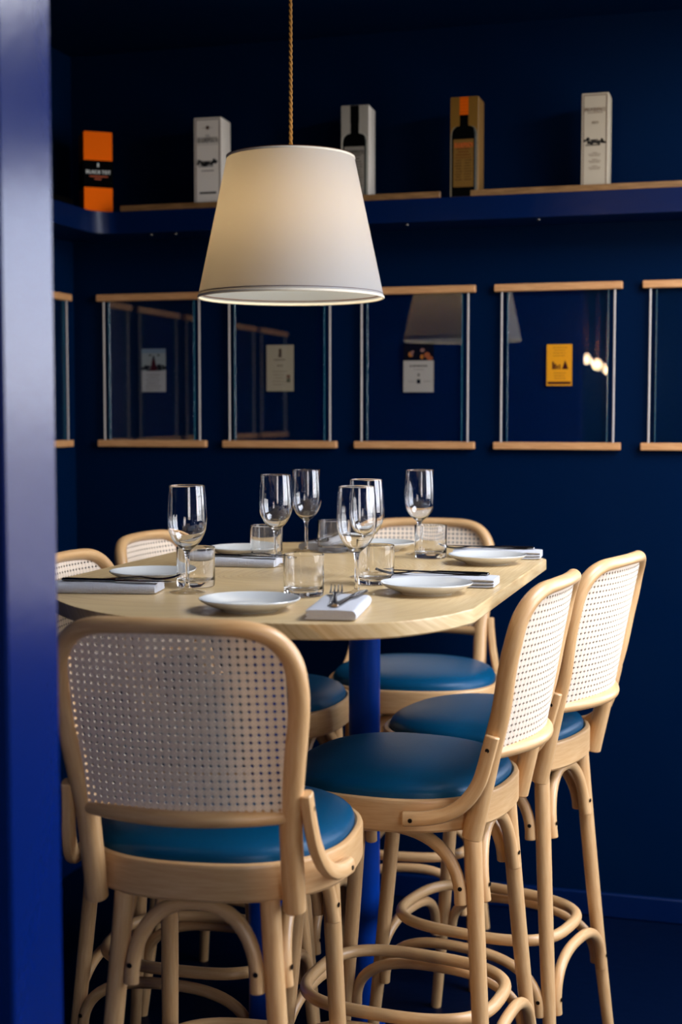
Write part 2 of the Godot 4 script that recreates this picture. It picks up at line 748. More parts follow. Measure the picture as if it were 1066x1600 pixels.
func cane_panel() -> Acc:
	var a := Acc.new()
	var pitch := 0.0122
	var hr := 0.0027
	var th := 0.0009
	var y0 := 0.868
	var surf := func(x: float, y: float) -> Vector3:
		return Vector3(x, y, post_z(y) + bow(x, y) - 0.002)
	for r in 25:
		for c in range(-14, 14):
			var cx := (c + 0.5) * pitch
			var cy := y0 + (r + 0.5) * pitch
			if cy > 1.166 or absf(cx) > back_half(cy) + 0.002:
				continue
			var square := []
			var hole := []
			for k in 8:
				var an := TAU * k / 8.0
				var e := Vector2(cos(an), sin(an))
				var m := maxf(absf(e.x), absf(e.y))
				square.append(e / m * pitch / 2.0)
				hole.append(e.rotated(0.0) * hr)
			var v := PackedVector3Array()
			var uv := PackedVector2Array()
			var ix := PackedInt32Array()
			for side in [1.0, -1.0]:
				for ring in [square, hole]:
					for e in ring:
						var s: Vector3 = surf.call(cx + e.x, cy + e.y)
						v.append(s + Vector3(0, 0.0, side * th))
						uv.append(Vector2(0.5, 0.5) + Vector2(e.x, e.y) / pitch)
			for k in 8:
				var j := (k + 1) % 8
				# front face (+z): clockwise seen from +z
				ix.append_array([k, 8 + k, 8 + j, k, 8 + j, j])
				ix.append_array([16 + k, 24 + j, 24 + k, 16 + k, 16 + j, 24 + j])
				ix.append_array([8 + k, 24 + k, 24 + j, 8 + k, 24 + j, 8 + j])
			put(a, v, uv, ix, false)
	# front face must look to +z
	var p := a.v[a.ix[0]]
	if (a.v[a.ix[2]] - p).cross(a.v[a.ix[1]] - p).z < 0.0:
		for i in range(0, a.ix.size(), 3):
			var t := a.ix[i + 1]
			a.ix[i + 1] = a.ix[i + 2]
			a.ix[i + 2] = t
	return a


# ---------------------------------------------------------------- tableware
func make_wine_glass() -> Node3D:
	var g := thing("wine_glass", "", "wine glass", Vector3.ZERO, 0.0, "wine glasses on the table")
	var prof := [Vector2(0, 0.0), Vector2(0.0315, 0.0), Vector2(0.0330, 0.0008), Vector2(0.0325, 0.0018)]
	prof += curve2([Vector2(0.0325, 0.0018), Vector2(0.020, 0.0038), Vector2(0.009, 0.007), Vector2(0.0048, 0.013), Vector2(0.0036, 0.026), Vector2(0.0036, 0.05), Vector2(0.0042, 0.068), Vector2(0.0075, 0.0775), Vector2(0.0165, 0.085), Vector2(0.0262, 0.096), Vector2(0.0335, 0.112), Vector2(0.0364, 0.130), Vector2(0.0360, 0.150), Vector2(0.0345, 0.175), Vector2(0.0325, 0.1955)], 5)
	prof += [Vector2(0.0320, 0.1961), Vector2(0.0315, 0.1955)]
	prof += curve2([Vector2(0.0315, 0.1955), Vector2(0.0335, 0.175), Vector2(0.0350, 0.150), Vector2(0.0354, 0.130), Vector2(0.0325, 0.112), Vector2(0.0252, 0.0972), Vector2(0.0155, 0.0872), Vector2(0.006, 0.0822), Vector2(0, 0.0814)], 5)
	var a := Acc.new()
	lathe(a, prof, 48)
	obj("bowl_and_stem", a, M.glass, g, 60.0)
	return g


func make_tumbler() -> Node3D:
	var g := thing("tumbler", "", "tumbler", Vector3.ZERO, 0.0, "water tumblers on the table")
	var prof := [Vector2(0, 0.0025), Vector2(0.026, 0.0022), Vector2(0.0295, 0.0), Vector2(0.0335, 0.0006), Vector2(0.0352, 0.003), Vector2(0.0362, 0.012), Vector2(0.0366, 0.074), Vector2(0.0361, 0.0752), Vector2(0.0352, 0.0756), Vector2(0.0345, 0.0750), Vector2(0.0338, 0.02), Vector2(0.031, 0.0135), Vector2(0.022, 0.0115), Vector2(0, 0.0108)]
	var a := Acc.new()
	lathe(a, prof, 48)
	obj("body", a, M.glass, g, 50.0)
	return g


func make_plate() -> Node3D:
	var g := thing("side_plate", "", "plate", Vector3.ZERO, 0.0, "white plates laid on the table")
	var prof := [Vector2(0, 0.003), Vector2(0.042, 0.003), Vector2(0.044, 0.0), Vector2(0.048, 0.0)]
	prof += curve2([Vector2(0.048, 0.0), Vector2(0.052, 0.003), Vector2(0.066, 0.0085), Vector2(0.078, 0.0145), Vector2(0.0838, 0.0185)], 4)
	prof += [Vector2(0.0846, 0.0202), Vector2(0.0838, 0.0212), Vector2(0.0822, 0.0208)]
	prof += curve2([Vector2(0.0822, 0.0208), Vector2(0.074, 0.0168), Vector2(0.062, 0.0118), Vector2(0.05, 0.0085), Vector2(0.03, 0.0074), Vector2(0, 0.007)], 4)
	var a := Acc.new()
	lathe(a, prof, 56)
	obj("dish", a, M.china, g, 45.0)
	return g


func make_napkin() -> Node3D:
	# folded linen, long axis z
	var g := thing("folded_napkin", "", "napkin", Vector3.ZERO, 0.0, "folded white napkins under the cutlery")
	var a := Acc.new()
	# folded in three: a strip that winds round itself, 4.5 mm a layer
	var sec := []
	for s in [[-0.040, 0.0], [0.036, 0.0], [0.0395, 0.0012], [0.0415, 0.0045], [0.041, 0.0085], [0.0385, 0.0118], [0.034, 0.0132], [0.010, 0.0142], [-0.020, 0.0138], [-0.036, 0.0130], [-0.0405, 0.0112], [-0.0385, 0.0096], [-0.0355, 0.0088], [-0.0385, 0.0080], [-0.0415, 0.0062], [-0.0395, 0.0048], [-0.0360, 0.0042], [-0.0395, 0.0034], [-0.0425, 0.0018]]:
		sec.append(Vector2(s[0], s[1] * 1.35))
	var rows := []
	for i in 15:
		var z := lerpf(-0.098, 0.098, i / 14.0)
		var e := 0.0045 if i == 0 or i == 14 else 0.0
		var row := PackedVector3Array()
		for q in sec:
			var wav := 0.0006 * sin(z * 46.0 + q.x * 40.0)
			row.append(Vector3(q.x * (1.0 - e * 4.0), maxf(0.0, q.y * (1.0 - e * 60.0 * 0.6) + (wav if q.y > 0.0122 else 0.0) + (0.002 if e > 0.0 else 0.0)), z))
		rows.append(row)
	grid(a, rows, true, true)
	obj("cloth", a, M.linen, g, 50.0)
	return g


func make_knife() -> Node3D:
	# handle at +z, tip at -z
	var g := thing("table_knife", "", "knife", Vector3.ZERO, 0.0, "table knives on the napkins")
	var a := Acc.new()
	var pts := PackedVector3Array()
	var rx := []
	var ry := []
	for s in [[0.105, 0.0062, 0.0028], [0.095, 0.0072, 0.0034], [0.06, 0.0062, 0.0032], [0.02, 0.0048, 0.0030], [0.002, 0.0046, 0.0028]]:
		pts.append(Vector3(0, 0.0034, s[0]))
		rx.append(s[1])
		ry.append(s[2])
	tube(a, pts, rx, ry, 12, Vector3.UP, 0.001)
	obj("handle", a, M.steel, g)
	a = Acc.new()
	pts = PackedVector3Array()
	rx = []
	ry = []
	for s in [[0.003, 0.0046, 0.0020], [-0.01, 0.0080, 0.0012], [-0.05, 0.0090, 0.0010], [-0.08, 0.0085, 0.0008], [-0.098, 0.0055, 0.0006], [-0.105, 0.0016, 0.0004]]:
		pts.append(Vector3(0.0008, 0.0034, s[0]))
		rx.append(s[1])
		ry.append(s[2])
	tube(a, pts, rx, ry, 10, Vector3.UP)
	obj("blade", a, M.steel, g)
	return g


func make_fork() -> Node3D:
	var g := thing("table_fork", "", "fork", Vector3.ZERO, 0.0, "table forks on the napkins")
	var prof := [[0.098, 0.0075, 0.0022], [0.09, 0.0080, 0.0020], [0.06, 0.0062, 0.0022], [0.02, 0.0036, 0.0034], [-0.01, 0.0030, 0.0056], [-0.028, 0.0045, 0.0066], [-0.040, 0.0105, 0.0050], [-0.052, 0.0122, 0.0030]]
	var a := Acc.new()
	var pts := PackedVector3Array()
	var rx := []
	for s in prof:
		pts.append(Vector3(0, s[2], s[0]))
		rx.append(s[1])
	tube(a, spline(pts, 3), rx, 0.0013, 10, Vector3.UP, 0.0004)
	obj("handle", a, M.steel, g)
	for k in 4:
		a = Acc.new()
		var x := (k - 1.5) * 0.0064
		tube(a, spline(PackedVector3Array([Vector3(x, 0.0031, -0.050), Vector3(x, 0.0022, -0.062), Vector3(x, 0.0030, -0.076), Vector3(x * 0.97, 0.0066, -0.092), Vector3(x * 0.95, 0.0105, -0.102)]), 3), [0.0019, 0.0018, 0.0016, 0.0008], 0.0011, 8, Vector3.UP)
		obj("tine", a, M.steel, g)
	return g


# ---------------------------------------------------------------- wall pieces
func wall_frame(at: Vector3, turn: float, label: String) -> Node3D:
	# hanging display frame: two bars, two cords, two sheets of glass; base at the lower bar, back at z = 0
	var f := thing("hanging_frame", label, "frame", at, turn, "glass frames hung along the blue walls")
	for y in [0.0095, 0.4685]:
		var a := Acc.new()
		box(a, Vector3(0, y, 0.011), Vector3(0.368, 0.021, 0.020), 0.0015)
		obj("bar", a, M.bar, f)
	for s in [-1.0, 1.0]:
		var a := Acc.new()
		tube(a, PackedVector3Array([Vector3(s * 0.1625, 0.018, 0.012), Vector3(s * 0.1625, 0.460, 0.012)]), 0.0028, null, 8)
		obj("rod", a, M.rod, f)
	for z in [0.0075, 0.0125]:
		var a := Acc.new()
		box(a, Vector3(0, 0.239, z), Vector3(0.288, 0.440, 0.0025), 0.0004)
		obj("glass_pane", a, M.pane, f)
		for sx in [-1.0, 1.0]:
			a = Acc.new()
			box(a, Vector3(sx * 0.1448, 0.239, z), Vector3(0.0014, 0.440, 0.0025), 0.0)
			obj("glass_edge", a, M.glass_edge, f)
	return f


func card(im: Image, at: Vector3, size: Vector2, turn: float, label: String) -> Node3D:
	var c := thing("paper_label", label, "label", at, turn, "small printed labels pressed between the panes")
	var a := Acc.new()
	box(a, Vector3(0, size.y / 2, 0), Vector3(size.x, size.y, 0.0012), 0.0)
	for i in a.v.size():
		a.uv[i] = Vector2(a.v[i].x / size.x + 0.5, 1.0 - a.v[i].y / size.y)
	obj("paper", a, printed(im, 0.7), c)
	return c


func canvas(w: int, h: int, c: Color) -> Image:
	var im := Image.create(w, h, false, Image.FORMAT_RGB8)
	im.fill(c)
	return im


func bar_of(im: Image, x: int, y: int, w: int, h: int, c: Color) -> void:
	im.fill_rect(Rect2i(x, y, w, h), c)


func lines(im: Image, x: int, y: int, w: int, n: int, step: int, c: Color, rng: RandomNumberGenerator) -> void:
	for k in n:
		var ww := int(w * rng.randf_range(0.6, 1.0))
		var xx := x + (w - ww) / 2
		while xx < x + (w + ww) / 2:
			var l := rng.randi_range(2, 6)
			im.fill_rect(Rect2i(xx, y + k * step, l, maxi(1, step / 3)), c)
			xx += l + 2


func disc(im: Image, cx: float, cy: float, rx: float, ry: float, c: Color) -> void:
	for y in range(maxi(0, int(cy - ry)), mini(im.get_height(), int(cy + ry) + 1)):
		for x in range(maxi(0, int(cx - rx)), mini(im.get_width(), int(cx + rx) + 1)):
			if pow((x - cx) / rx, 2) + pow((y - cy) / ry, 2) < 1.0:
				im.set_pixel(x, y, c)


func carton(called: String, label: String, at: Vector3, turn: float, size: Vector3, front: Material, side: Material) -> Node3D:
	# box on the shelf; the printed front is a thin face of its own
	var b := thing(called, label, "box", at, turn, "spirit cartons on the wall shelf")
	var a := Acc.new()
	box(a, Vector3(0, size.y / 2, -size.z / 2), size, 0.0012)
	obj("carton", a, side, b)
	if front:
		a = Acc.new()
		box(a, Vector3(0, size.y / 2, 0.0003), Vector3(size.x - 0.0016, size.y - 0.0016, 0.0006), 0.0)
		for i in a.v.size():
			a.uv[i] = Vector2(a.v[i].x / size.x + 0.5, 1.0 - a.v[i].y / size.y)
		obj("printed_front", a, front, b)
	return b


func bottle_print(back: Color, edge: Color, glow: Color, cap: Color, lab: Color, title: Color, base_dark: bool) -> Image:
	# a printed picture of a dark bottle
	var w := 120
	var h := 396
	var im := canvas(w, h, back)
	var rng := RandomNumberGenerator.new()
	rng.seed = 5
	var half := func(t: float) -> float:
		# half width of the bottle (share of the front) at t from the top
		if t < 0.29:
			return 0.158 if t < 0.18 else 0.150
		if t < 0.385:
			var k := (t - 0.29) / 0.095
			return 0.150 + 0.282 * pow(1.0 - pow(1.0 - k, 2.2), 1.0 / 2.2)
		return 0.432
	for y in h:
		var t := y / float(h)
		var hw: float = half.call(t) * w
		for x in w:
			var d := absf(x - w * 0.49)
			if d < hw:
				var c := Color(0.012, 0.012, 0.014)
				if t > 0.33 and x > w * 0.49 and hw - d < 5.0 and hw - d > 1.5:
					c = edge
				if t < 0.18:
					c = cap if absf(fmod(t * 60.0, 2.0) - 1.0) > 0.12 else cap.darkened(0.25)
				im.set_pixel(x, y, c)
			elif t > 0.29 and d < hw + 5.0:
				im.set_pixel(x, y, glow)
	var top := int(h * 0.425)
	var bot := int(h * 0.905) if base_dark else h
	bar_of(im, int(w * 0.12), top, int(w * 0.73), bot - top, lab)
	lines(im, int(w * 0.19), top + 36, int(w * 0.58), 3, 12, title, rng)
	bar_of(im, int(w * 0.19), top + 72, int(w * 0.58), 2, title)
	lines(im, int(w * 0.19), top + 82, int(w * 0.24), 8, 11, Color(0.06, 0.05, 0.04), rng)
	lines(im, int(w * 0.50), top + 82, int(w * 0.27), 8, 11, Color(0.10, 0.08, 0.05), rng)
	return im


# ---------------------------------------------------------------- scene
func _ready() -> void:
	# camera
	var cam := Camera3D.new()
	cam.name = "camera"
	add_child(cam)
	cam.position = Vector3(0, 1.475, 4.12)
	cam.rotation_degrees = Vector3(-3.97, 16.41, 0)
	cam.fov = 39.9
	cam.near = 0.05
	cam.far = 60.0
	var at := CameraAttributesPhysical.new()
	at.frustum_focal_length = 50.0
	at.frustum_focus_distance = 2.78
	at.exposure_aperture = 3.0
	cam.attributes = at
	cam.fov = 39.9
	# sky, seen only through the windows
	var env := Environment.new()
	env.background_mode = Environment.BG_SKY
	var sky := Sky.new()
	var sm := ProceduralSkyMaterial.new()
	sm.sky_top_color = Color(0.62, 0.74, 0.92)
	sm.sky_horizon_color = Color(0.92, 0.94, 0.97)
	sm.ground_horizon_color = Color(0.72, 0.73, 0.74)
	sm.ground_bottom_color = Color(0.45, 0.45, 0.45)
	sm.sky_energy_multiplier = 2.2
	sm.ground_energy_multiplier = 1.2
	sky.sky_material = sm
	env.sky = sky
	env.tonemap_mode = Environment.TONE_MAPPER_LINEAR
	env.tonemap_exposure = 1.0
	env.sdfgi_enabled = true
	env.ssao_enabled = true
	env.ssil_enabled = true
	var we := WorldEnvironment.new()
	we.name = "environment"
	we.environment = env
	add_child(we)
	# daylight from windows out of view, and an added fill at the rear
	area("unseen_back_window_daylight", Vector3(1.015, 1.56, 0.02), Vector3(0, 0, 1), Vector2(1.47, 1.35), Color(1.0, 0.97, 0.94), 0.82)  # out of view; placed to give the partition end its sheen
	area("unseen_side_window_daylight", Vector3(1.88, 1.70, 1.2), Vector3(-1, 0, 0), Vector2(1.75, 1.55), Color(0.98, 0.98, 1.0), 5.0)  # out of view; lights the stool backs and lampshade from the right
	area("added_rear_fill", Vector3(1.88, 1.70, 5.9), Vector3(-1, 0, 0), Vector2(2.0, 1.55), Color(1.0, 0.93, 0.85), 3.2)  # added fill from behind the viewer for the front faces
	area("unseen_roof_light", Vector3(0.75, 2.585, 1.35), Vector3(0, -1, 0), Vector2(1.0, 1.4), Color(0.98, 0.98, 1.0), 6.8)  # out of view overhead; placed to brighten the tabletop
	make_materials()
	room()
	shelf_and_boxes()
	frames_and_cards()
	table()
	stools()
	pendant()
	tableware()
	globes()


func area(called: String, at: Vector3, dir: Vector3, size: Vector2, c: Color, e: float) -> void:
	var l := AreaLight3D.new()
	l.name = called
	add_child(l)
	l.position = at
	l.look_at_from_position(at, at + dir, Vector3.UP if absf(dir.y) < 0.9 else Vector3(0, 0, 1))
	l.area_size = size
	l.area_normalize_energy = true
	l.light_color = c
	l.light_energy = e
	l.shadow_enabled = true
	l.set("area_range", 12.0)


func wall_with_holes(x0: float, x1: float, holes: Array, y0: float, y1: float, turn: float, at: Vector3) -> Acc:
	# a wall 0.1 thick along x with openings [from, to] between y0 and y1, turned and put in place
	var a := Acc.new()
	var xf := Transform3D(Basis(Vector3.UP, turn), at)
	var parts := []
	var x := x0
	for h in holes:
		parts.append([x, h[0], 0.0, 2.6])
		parts.append([h[0], h[1], 0.0, y0])
		parts.append([h[0], h[1], y1, 2.6])
		x = h[1]
	parts.append([x, x1, 0.0, 2.6])
	for b in parts:
		box(a, Vector3((b[0] + b[1]) / 2, (b[2] + b[3]) / 2, -0.05), Vector3(b[1] - b[0], b[3] - b[2], 0.1), 0.0, xf)
	return a


func window_in(z: float, x0: float, x1: float, y0: float, y1: float, n: int, label: String, turn := 0.0, at := Vector3.ZERO, roof := false) -> void:
	var w := Node3D.new()
	w.position = at
	w.rotation = Vector3(PI / 2 if roof else 0.0, turn, 0)
	w.name = "window_%d" % n
	add_child(w)
	w.set_meta("kind", "structure")
	tag(w, label, "window")
	var a := Acc.new()
	var xc := (x0 + x1) / 2
	for y in [y0 + 0.025, y1 - 0.025]:
		box(a, Vector3(xc, y, z), Vector3(x1 - x0, 0.05, 0.05), 0.002)
	for k in 3:
		box(a, Vector3(lerpf(x0 + 0.025, x1 - 0.025, k / 2.0), (y0 + y1) / 2, z), Vector3(0.05, y1 - y0 - 0.1, 0.05), 0.002)
	obj("window_frame", a, M.trim_pale, w)
	for k in 2:
		a = Acc.new()
		var w2 := (x1 - x0 - 0.15) / 2
		box(a, Vector3(lerpf(x0 + 0.05 + w2 / 2, x1 - 0.05 - w2 / 2, float(k)), (y0 + y1) / 2, z), Vector3(w2, y1 - y0 - 0.1, 0.006), 0.0)
		obj("pane", a, M.pane, w)


func room() -> void:
	struct("floor", slab(Vector3(WALL_X - 0.1, -0.1, -0.1), Vector3(2.0, 0, 8.1)), M.floor, "dark navy blue painted floor under the stools", "floor")
	var c := Acc.new()
	for b in [[WALL_X - 0.1, 0.2, -0.1, 8.1], [1.3, 2.0, -0.1, 8.1], [0.2, 1.3, -0.1, 0.6], [0.2, 1.3, 2.1, 8.1]]:
		box(c, Vector3((b[0] + b[1]) / 2, 2.65, (b[2] + b[3]) / 2), Vector3(b[1] - b[0], 0.1, b[3] - b[2]), 0.0)
	struct("ceiling", c, M.blue, "dark blue painted ceiling above the booth", "ceiling")
	struct("wall_back", wall_with_holes(WALL_X - 0.1, 2.0, [[0.25, 1.80]], 0.85, 2.28, 0.0, Vector3.ZERO), M.blue, "dark navy blue back wall behind the glass frames", "wall")
	struct("wall_left", slab(Vector3(WALL_X - 0.1, 0, 0), Vector3(WALL_X, 2.6, 8)), M.blue, "dark navy blue wall at the left corner", "wall")
	struct("wall_right", wall_with_holes(0.0, 8.0, [[0.25, 2.15], [4.85, 6.95]], 0.9, 2.5, -PI / 2, Vector3(1.9, 0, 0)), M.blue, "blue wall to the right, out of the picture", "wall")
	struct("wall_front", slab(Vector3(WALL_X - 0.1, 0, 8), Vector3(2.0, 2.6, 8.1)), M.blue, "blue wall behind the camera", "wall")
	window_in(-0.06, 0.25, 1.80, 0.85, 2.28, 1, "unseen glazed window in the back wall, right of the picture")
	window_in(-0.06, 0.25, 2.15, 0.9, 2.5, 2, "wide unseen window in the right wall, lighting the stools from the right", -PI / 2, Vector3(1.9, 0, 0))
	window_in(-0.06, 4.85, 6.95, 0.9, 2.5, 3, "added window in the right wall behind the viewer, for front fill light", -PI / 2, Vector3(1.9, 0, 0))  # added opening that goes with the rear fill light
	window_in(-0.06, 0.2, 1.3, -2.1, -0.6, 4, "unseen roof window right of the picture, lighting the table from above", 0.0, Vector3(0, 2.6, 0), true)  # unseen opening round the overhead light
	var a := Acc.new()
	box(a, Vector3(-0.1025, 0.036, 0.008), Vector3(4.005, 0.072, 0.016), 0.004)
	struct("baseboard_back", a, M.blue_shelf, "low blue baseboard along the back wall", "baseboard")
	a = Acc.new()
	box(a, Vector3(WALL_X + 0.008, 0.036, 1.28), Vector3(0.016, 0.072, 2.53), 0.004)
	struct("baseboard_left", a, M.blue_shelf, "low blue baseboard along the left wall", "baseboard")
	# the end of the partition that closes the booth, close to the camera
	a = Acc.new()
	box(a, Vector3((WALL_X - 0.797) / 2, 1.3, 2.67), Vector3(-0.797 - WALL_X, 2.6, 0.12), 0.003)
	struct("wall_partition", a, M.gloss_end, "glossy blue partition end close by at the left edge", "wall")


func shelf_and_boxes() -> void:
	var sh := thing("wall_shelf", "long dark blue shelf high on the wall, wrapping round the corner under the boxes", "shelf", Vector3(0, 2.02, 0))
	# outline of the L with a round inner corner
	var s := 0.17
	var o := PackedVector2Array([Vector2(0.22, 0.0), Vector2(0.22, s)])
	var r := 0.07
	for i in 9:
		var an := lerpf(-PI / 2, -PI, i / 8.0)
		o.append(Vector2(WALL_X + s + r, s + r) + Vector2(cos(an), sin(an)) * r)
	o.append(Vector2(WALL_X + s, 2.60))
	o.append(Vector2(WALL_X, 2.60))
	o.append(Vector2(WALL_X, 0.0))
	# in two convex-ish halves, so that the caps stay inside the outline
	var a := Acc.new()
	var tri := Geometry2D.triangulate_polygon(o)
	var v := PackedVector3Array()
	var uv := PackedVector2Array()
	var ix := PackedInt32Array()
	for y in [0.0, 0.065]:
		for p in o:
			v.append(Vector3(p.x, y, p.y))
			uv.append(p)
	var n := o.size()
	for i in range(0, tri.size(), 3):
		ix.append_array([tri[i], tri[i + 1], tri[i + 2]])
		ix.append_array([n + tri[i], n + tri[i + 2], n + tri[i + 1]])
	put(a, v, uv, ix, false)
	var c0 := (v[tri[2]] - v[tri[0]]).cross(v[tri[1]] - v[tri[0]])
	if c0.y > 0.0:
		for i in range(0, a.ix.size(), 3):
			var t := a.ix[i + 1]
			a.ix[i + 1] = a.ix[i + 2]
			a.ix[i + 2] = t
	for i in n:
		var j := (i + 1) % n
		var q := [Vector3(o[i].x, 0, o[i].y), Vector3(o[j].x, 0, o[j].y), Vector3(o[j].x, 0.065, o[j].y), Vector3(o[i].x, 0.065, o[i].y)]
		var d := o[j] - o[i]
		var mid := (o[i] + o[j]) / 2 + Vector2(d.y, -d.x).normalized() * 0.001
		var outside := Vector2(d.y, -d.x) if not Geometry2D.is_point_in_polygon(mid, o) else Vector2(-d.y, d.x)
		face(a, q, (q[0] + q[2]) / 2 - Vector3(outside.x, 0, outside.y).normalized(), [Vector2(0, 0), Vector2(d.length(), 0), Vector2(d.length(), 0.065), Vector2(0, 0.065)])
	obj("board", a, M.blue_shelf, sh, 30.0)
	# thin wooden lips along the front edge
	for e in [[-1.86, -0.872], [-0.786, 0.21]]:
		a = Acc.new()
		box(a, Vector3((e[0] + e[1]) / 2, 0.074, s - 0.008), Vector3(e[1] - e[0], 0.018, 0.012), 0.0012)
		obj("lip_strip", a, M.brass, sh)
	a = Acc.new()
	box(a, Vector3(WALL_X + s - 0.008, 0.074, 1.0), Vector3(0.012, 0.018, 1.36), 0.0012)
	obj("lip_strip", a, M.carton_black, sh)
	for x in [-1.78, -1.70, -0.98, -0.60]:
		a = Acc.new()
		lathe(a, [Vector2(0, -0.004), Vector2(0.004, -0.0035), Vector2(0.006, -0.001), Vector2(0.006, 0.0005), Vector2(0, 0.0005)], 12, Transform3D(Basis(), Vector3(x, 0, s - 0.05)))
		obj("screw_head", a, M.steel, sh)
	var y := 2.0855
	# 1 orange carton with a black band, turned to the room in the corner
	var b := carton("spirit_carton", "orange carton with a black middle band standing in the corner of the shelf", Vector3(-1.938, y, 0.155), 36.0, Vector3(0.088, 0.245, 0.085), null, M.orange)
	var a1 := Acc.new()
	var bp := PackedVector2Array()
	box(a1, Vector3(0, 0.118, -0.0425), Vector3(0.0892, 0.082, 0.0862), 0.0008)
	obj("black_band", a1, M.carton_black, b)
	text("BLACK TOT", 0.0105, false, M.ink_white, b, Vector3(0, 0.1235, 0.0009), 0.074, true)
	for k in 2:
		a1 = Acc.new()
		box(a1, Vector3(0.002 - k * 0.003, 0.1105 - k * 0.008, 0.0008), Vector3(0.056 - k * 0.036, 0.0028, 0.0003), 0.0)
		obj("printed_line", a1, M.ink_orange, b)
	a1 = Acc.new()
	box(a1, Vector3(0, 0.1445, 0.0008), Vector3(0.005, 0.011, 0.0004), 0.0)
	obj("emblem", a1, M.ink_white, b)
	# 2 cream carton with a thin black border
	b = carton("spirit_carton", "tall off-white carton with a thin dark border and a small drawing, beside the lampshade's left", Vector3(-1.583, y, 0.148), 3.0, Vector3(0.086, 0.268, 0.088), null, M.carton_white)
	border(b, 0.086, 0.268, M.ink_brown, 0.0024, 0.006)
	text("THE", 0.005, true, M.ink, b, Vector3(0, 0.2145, 0.0004))
	text("HAMPDEN", 0.0150, true, M.ink, b, Vector3(0, 0.2010, 0.0004), 0.064, true)
	rule(b, 0, 0.1885, 0.066, 0.0008, M.ink_brown)
	dot(b, 0, 0.238, 0.0058, M.ink_brown)
	rule(b, -0.012, 0.238, 0.008, 0.0008, M.ink_brown)
	rule(b, 0.012, 0.238, 0.008, 0.0008, M.ink_brown)
	drawing(b, 0.134, 0.062, M.ink, 3)
	rule(b, 0, 0.112, 0.038, 0.0024, M.ink_brown)
	rule(b, 0, 0.047, 0.052, 0.0058, M.ink)
	# 3 white carton printed with a dark bottle
	b = carton("spirit_carton", "pale grey carton printed with a black bottle, half hidden behind the lampshade's right", Vector3(-1.128, y, 0.148), 3.0, Vector3(0.082, 0.276, 0.088), printed(bottle_print(Color(0.58, 0.55, 0.50), Color(0.45, 0.46, 0.42), Color(0.70, 0.68, 0.62), Color(0.015, 0.015, 0.018), Color(0.50, 0.47, 0.42), Color(0.16, 0.08, 0.05), false)), M.carton_white)
	text("HAMPDEN", 0.0125, true, M.ink, b, Vector3(-0.001, 0.1420, 0.0009), 0.053, true)
	# 4 gold carton printed with an orange-capped bottle, in the gap of the lip
	b = carton("spirit_carton", "dull gold carton printed with an orange-capped black bottle, standing in the gap of the ledge", Vector3(-0.804, y, 0.167), 0.0, Vector3(0.080, 0.276, 0.086), printed(bottle_print(Color(0.44, 0.31, 0.12), Color(0.36, 0.37, 0.36), Color(0.46, 0.43, 0.36), Color(0.80, 0.33, 0.03), Color(0.42, 0.30, 0.13), Color(0.30, 0.10, 0.03), true)), M.carton_gold)
	text("HAMPDEN", 0.0125, true, M.ink_orange, b, Vector3(-0.001, 0.1420, 0.0009), 0.053, true)
	# 5 beige carton with a border
	b = carton("spirit_carton", "tall beige carton with a thin border and a black drawing, rightmost on the shelf", Vector3(-0.443, y, 0.148), 0.0, Vector3(0.074, 0.268, 0.080), null, M.carton_cream)
	border(b, 0.074, 0.268, M.ink_brown, 0.0019, 0.006)
	text("PROVIDENCE", 0.0092, true, M.ink_brown, b, Vector3(0, 0.2225, 0.0004), 0.057, true)
	rule(b, 0, 0.2145, 0.042, 0.0014, M.ink_brown)
	text("2019", 0.0062, true, M.ink_brown, b, Vector3(0, 0.1875, 0.0004), 0.018, true)
	drawing(b, 0.136, 0.054, M.ink, 9)
	for k in 3:
		for j in 3:
			rule(b, 0, 0.106 - k * 0.018 - j * 0.004, [0.014, 0.034, 0.028][j], 0.0011, M.ink_brown)


func rule(b: Node3D, x: float, y: float, w: float, h: float, m: Material) -> void:
	var a := Acc.new()
	box(a, Vector3(x, y, 0.0004), Vector3(w, h, 0.0003), 0.0)
	obj("printed_line", a, m, b)


func dot(b: Node3D, x: float, y: float, r: float, m: Material) -> void:
	var a := Acc.new()
	tube(a, PackedVector3Array([Vector3(x, y, 0.0001), Vector3(x, y, 0.0005)]), r, null, 14)
	obj("printed_dot", a, m, b)


func border(b: Node3D, w: float, h: float, m: Material, t: float, inset: float) -> void:
	var a := Acc.new()
	var hw := w / 2 - inset
	for s in [-1.0, 1.0]:
		box(a, Vector3(s * hw, h / 2, 0.0003), Vector3(t, h - 2 * inset, 0.0003), 0.0)
	box(a, Vector3(0, h - inset, 0.0003), Vector3(2 * hw, t, 0.0003), 0.0)
	box(a, Vector3(0, inset, 0.0003), Vector3(2 * hw, t, 0.0003), 0.0)
	obj("printed_border", a, m, b)


func drawing(b: Node3D, y: float, w: float, m: Material, seed_n: int) -> void:
	# a small vignette: two trees and a low house
	var a := Acc.new()
	var rng := RandomNumberGenerator.new()
	rng.seed = seed_n
	for s in [-0.40, 0.40]:
		for k in 7:
			var p := Vector3(s * w + rng.randf_range(-0.006, 0.006), y + rng.randf_range(-0.003, 0.010), 0.0002)
			tube(a, PackedVector3Array([p, p + Vector3(0, 0, 0.0003)]), rng.randf_range(0.0028, 0.0046), null, 8)
	for k in 6:
		box(a, Vector3(lerpf(-0.22, 0.22, k / 5.0) * w, y - 0.002 + rng.randf_range(-0.001, 0.002), 0.0004), Vector3(0.0055, rng.randf_range(0.007, 0.013), 0.0003), 0.0)
	box(a, Vector3(-0.08 * w, y + 0.005, 0.0004), Vector3(w * 0.5, 0.0024, 0.0003), 0.0)
	box(a, Vector3(-0.1 * w, y - 0.009, 0.0004), Vector3(w * 0.75, 0.0026, 0.0003), 0.0)
	obj("printed_drawing", a, m, b)


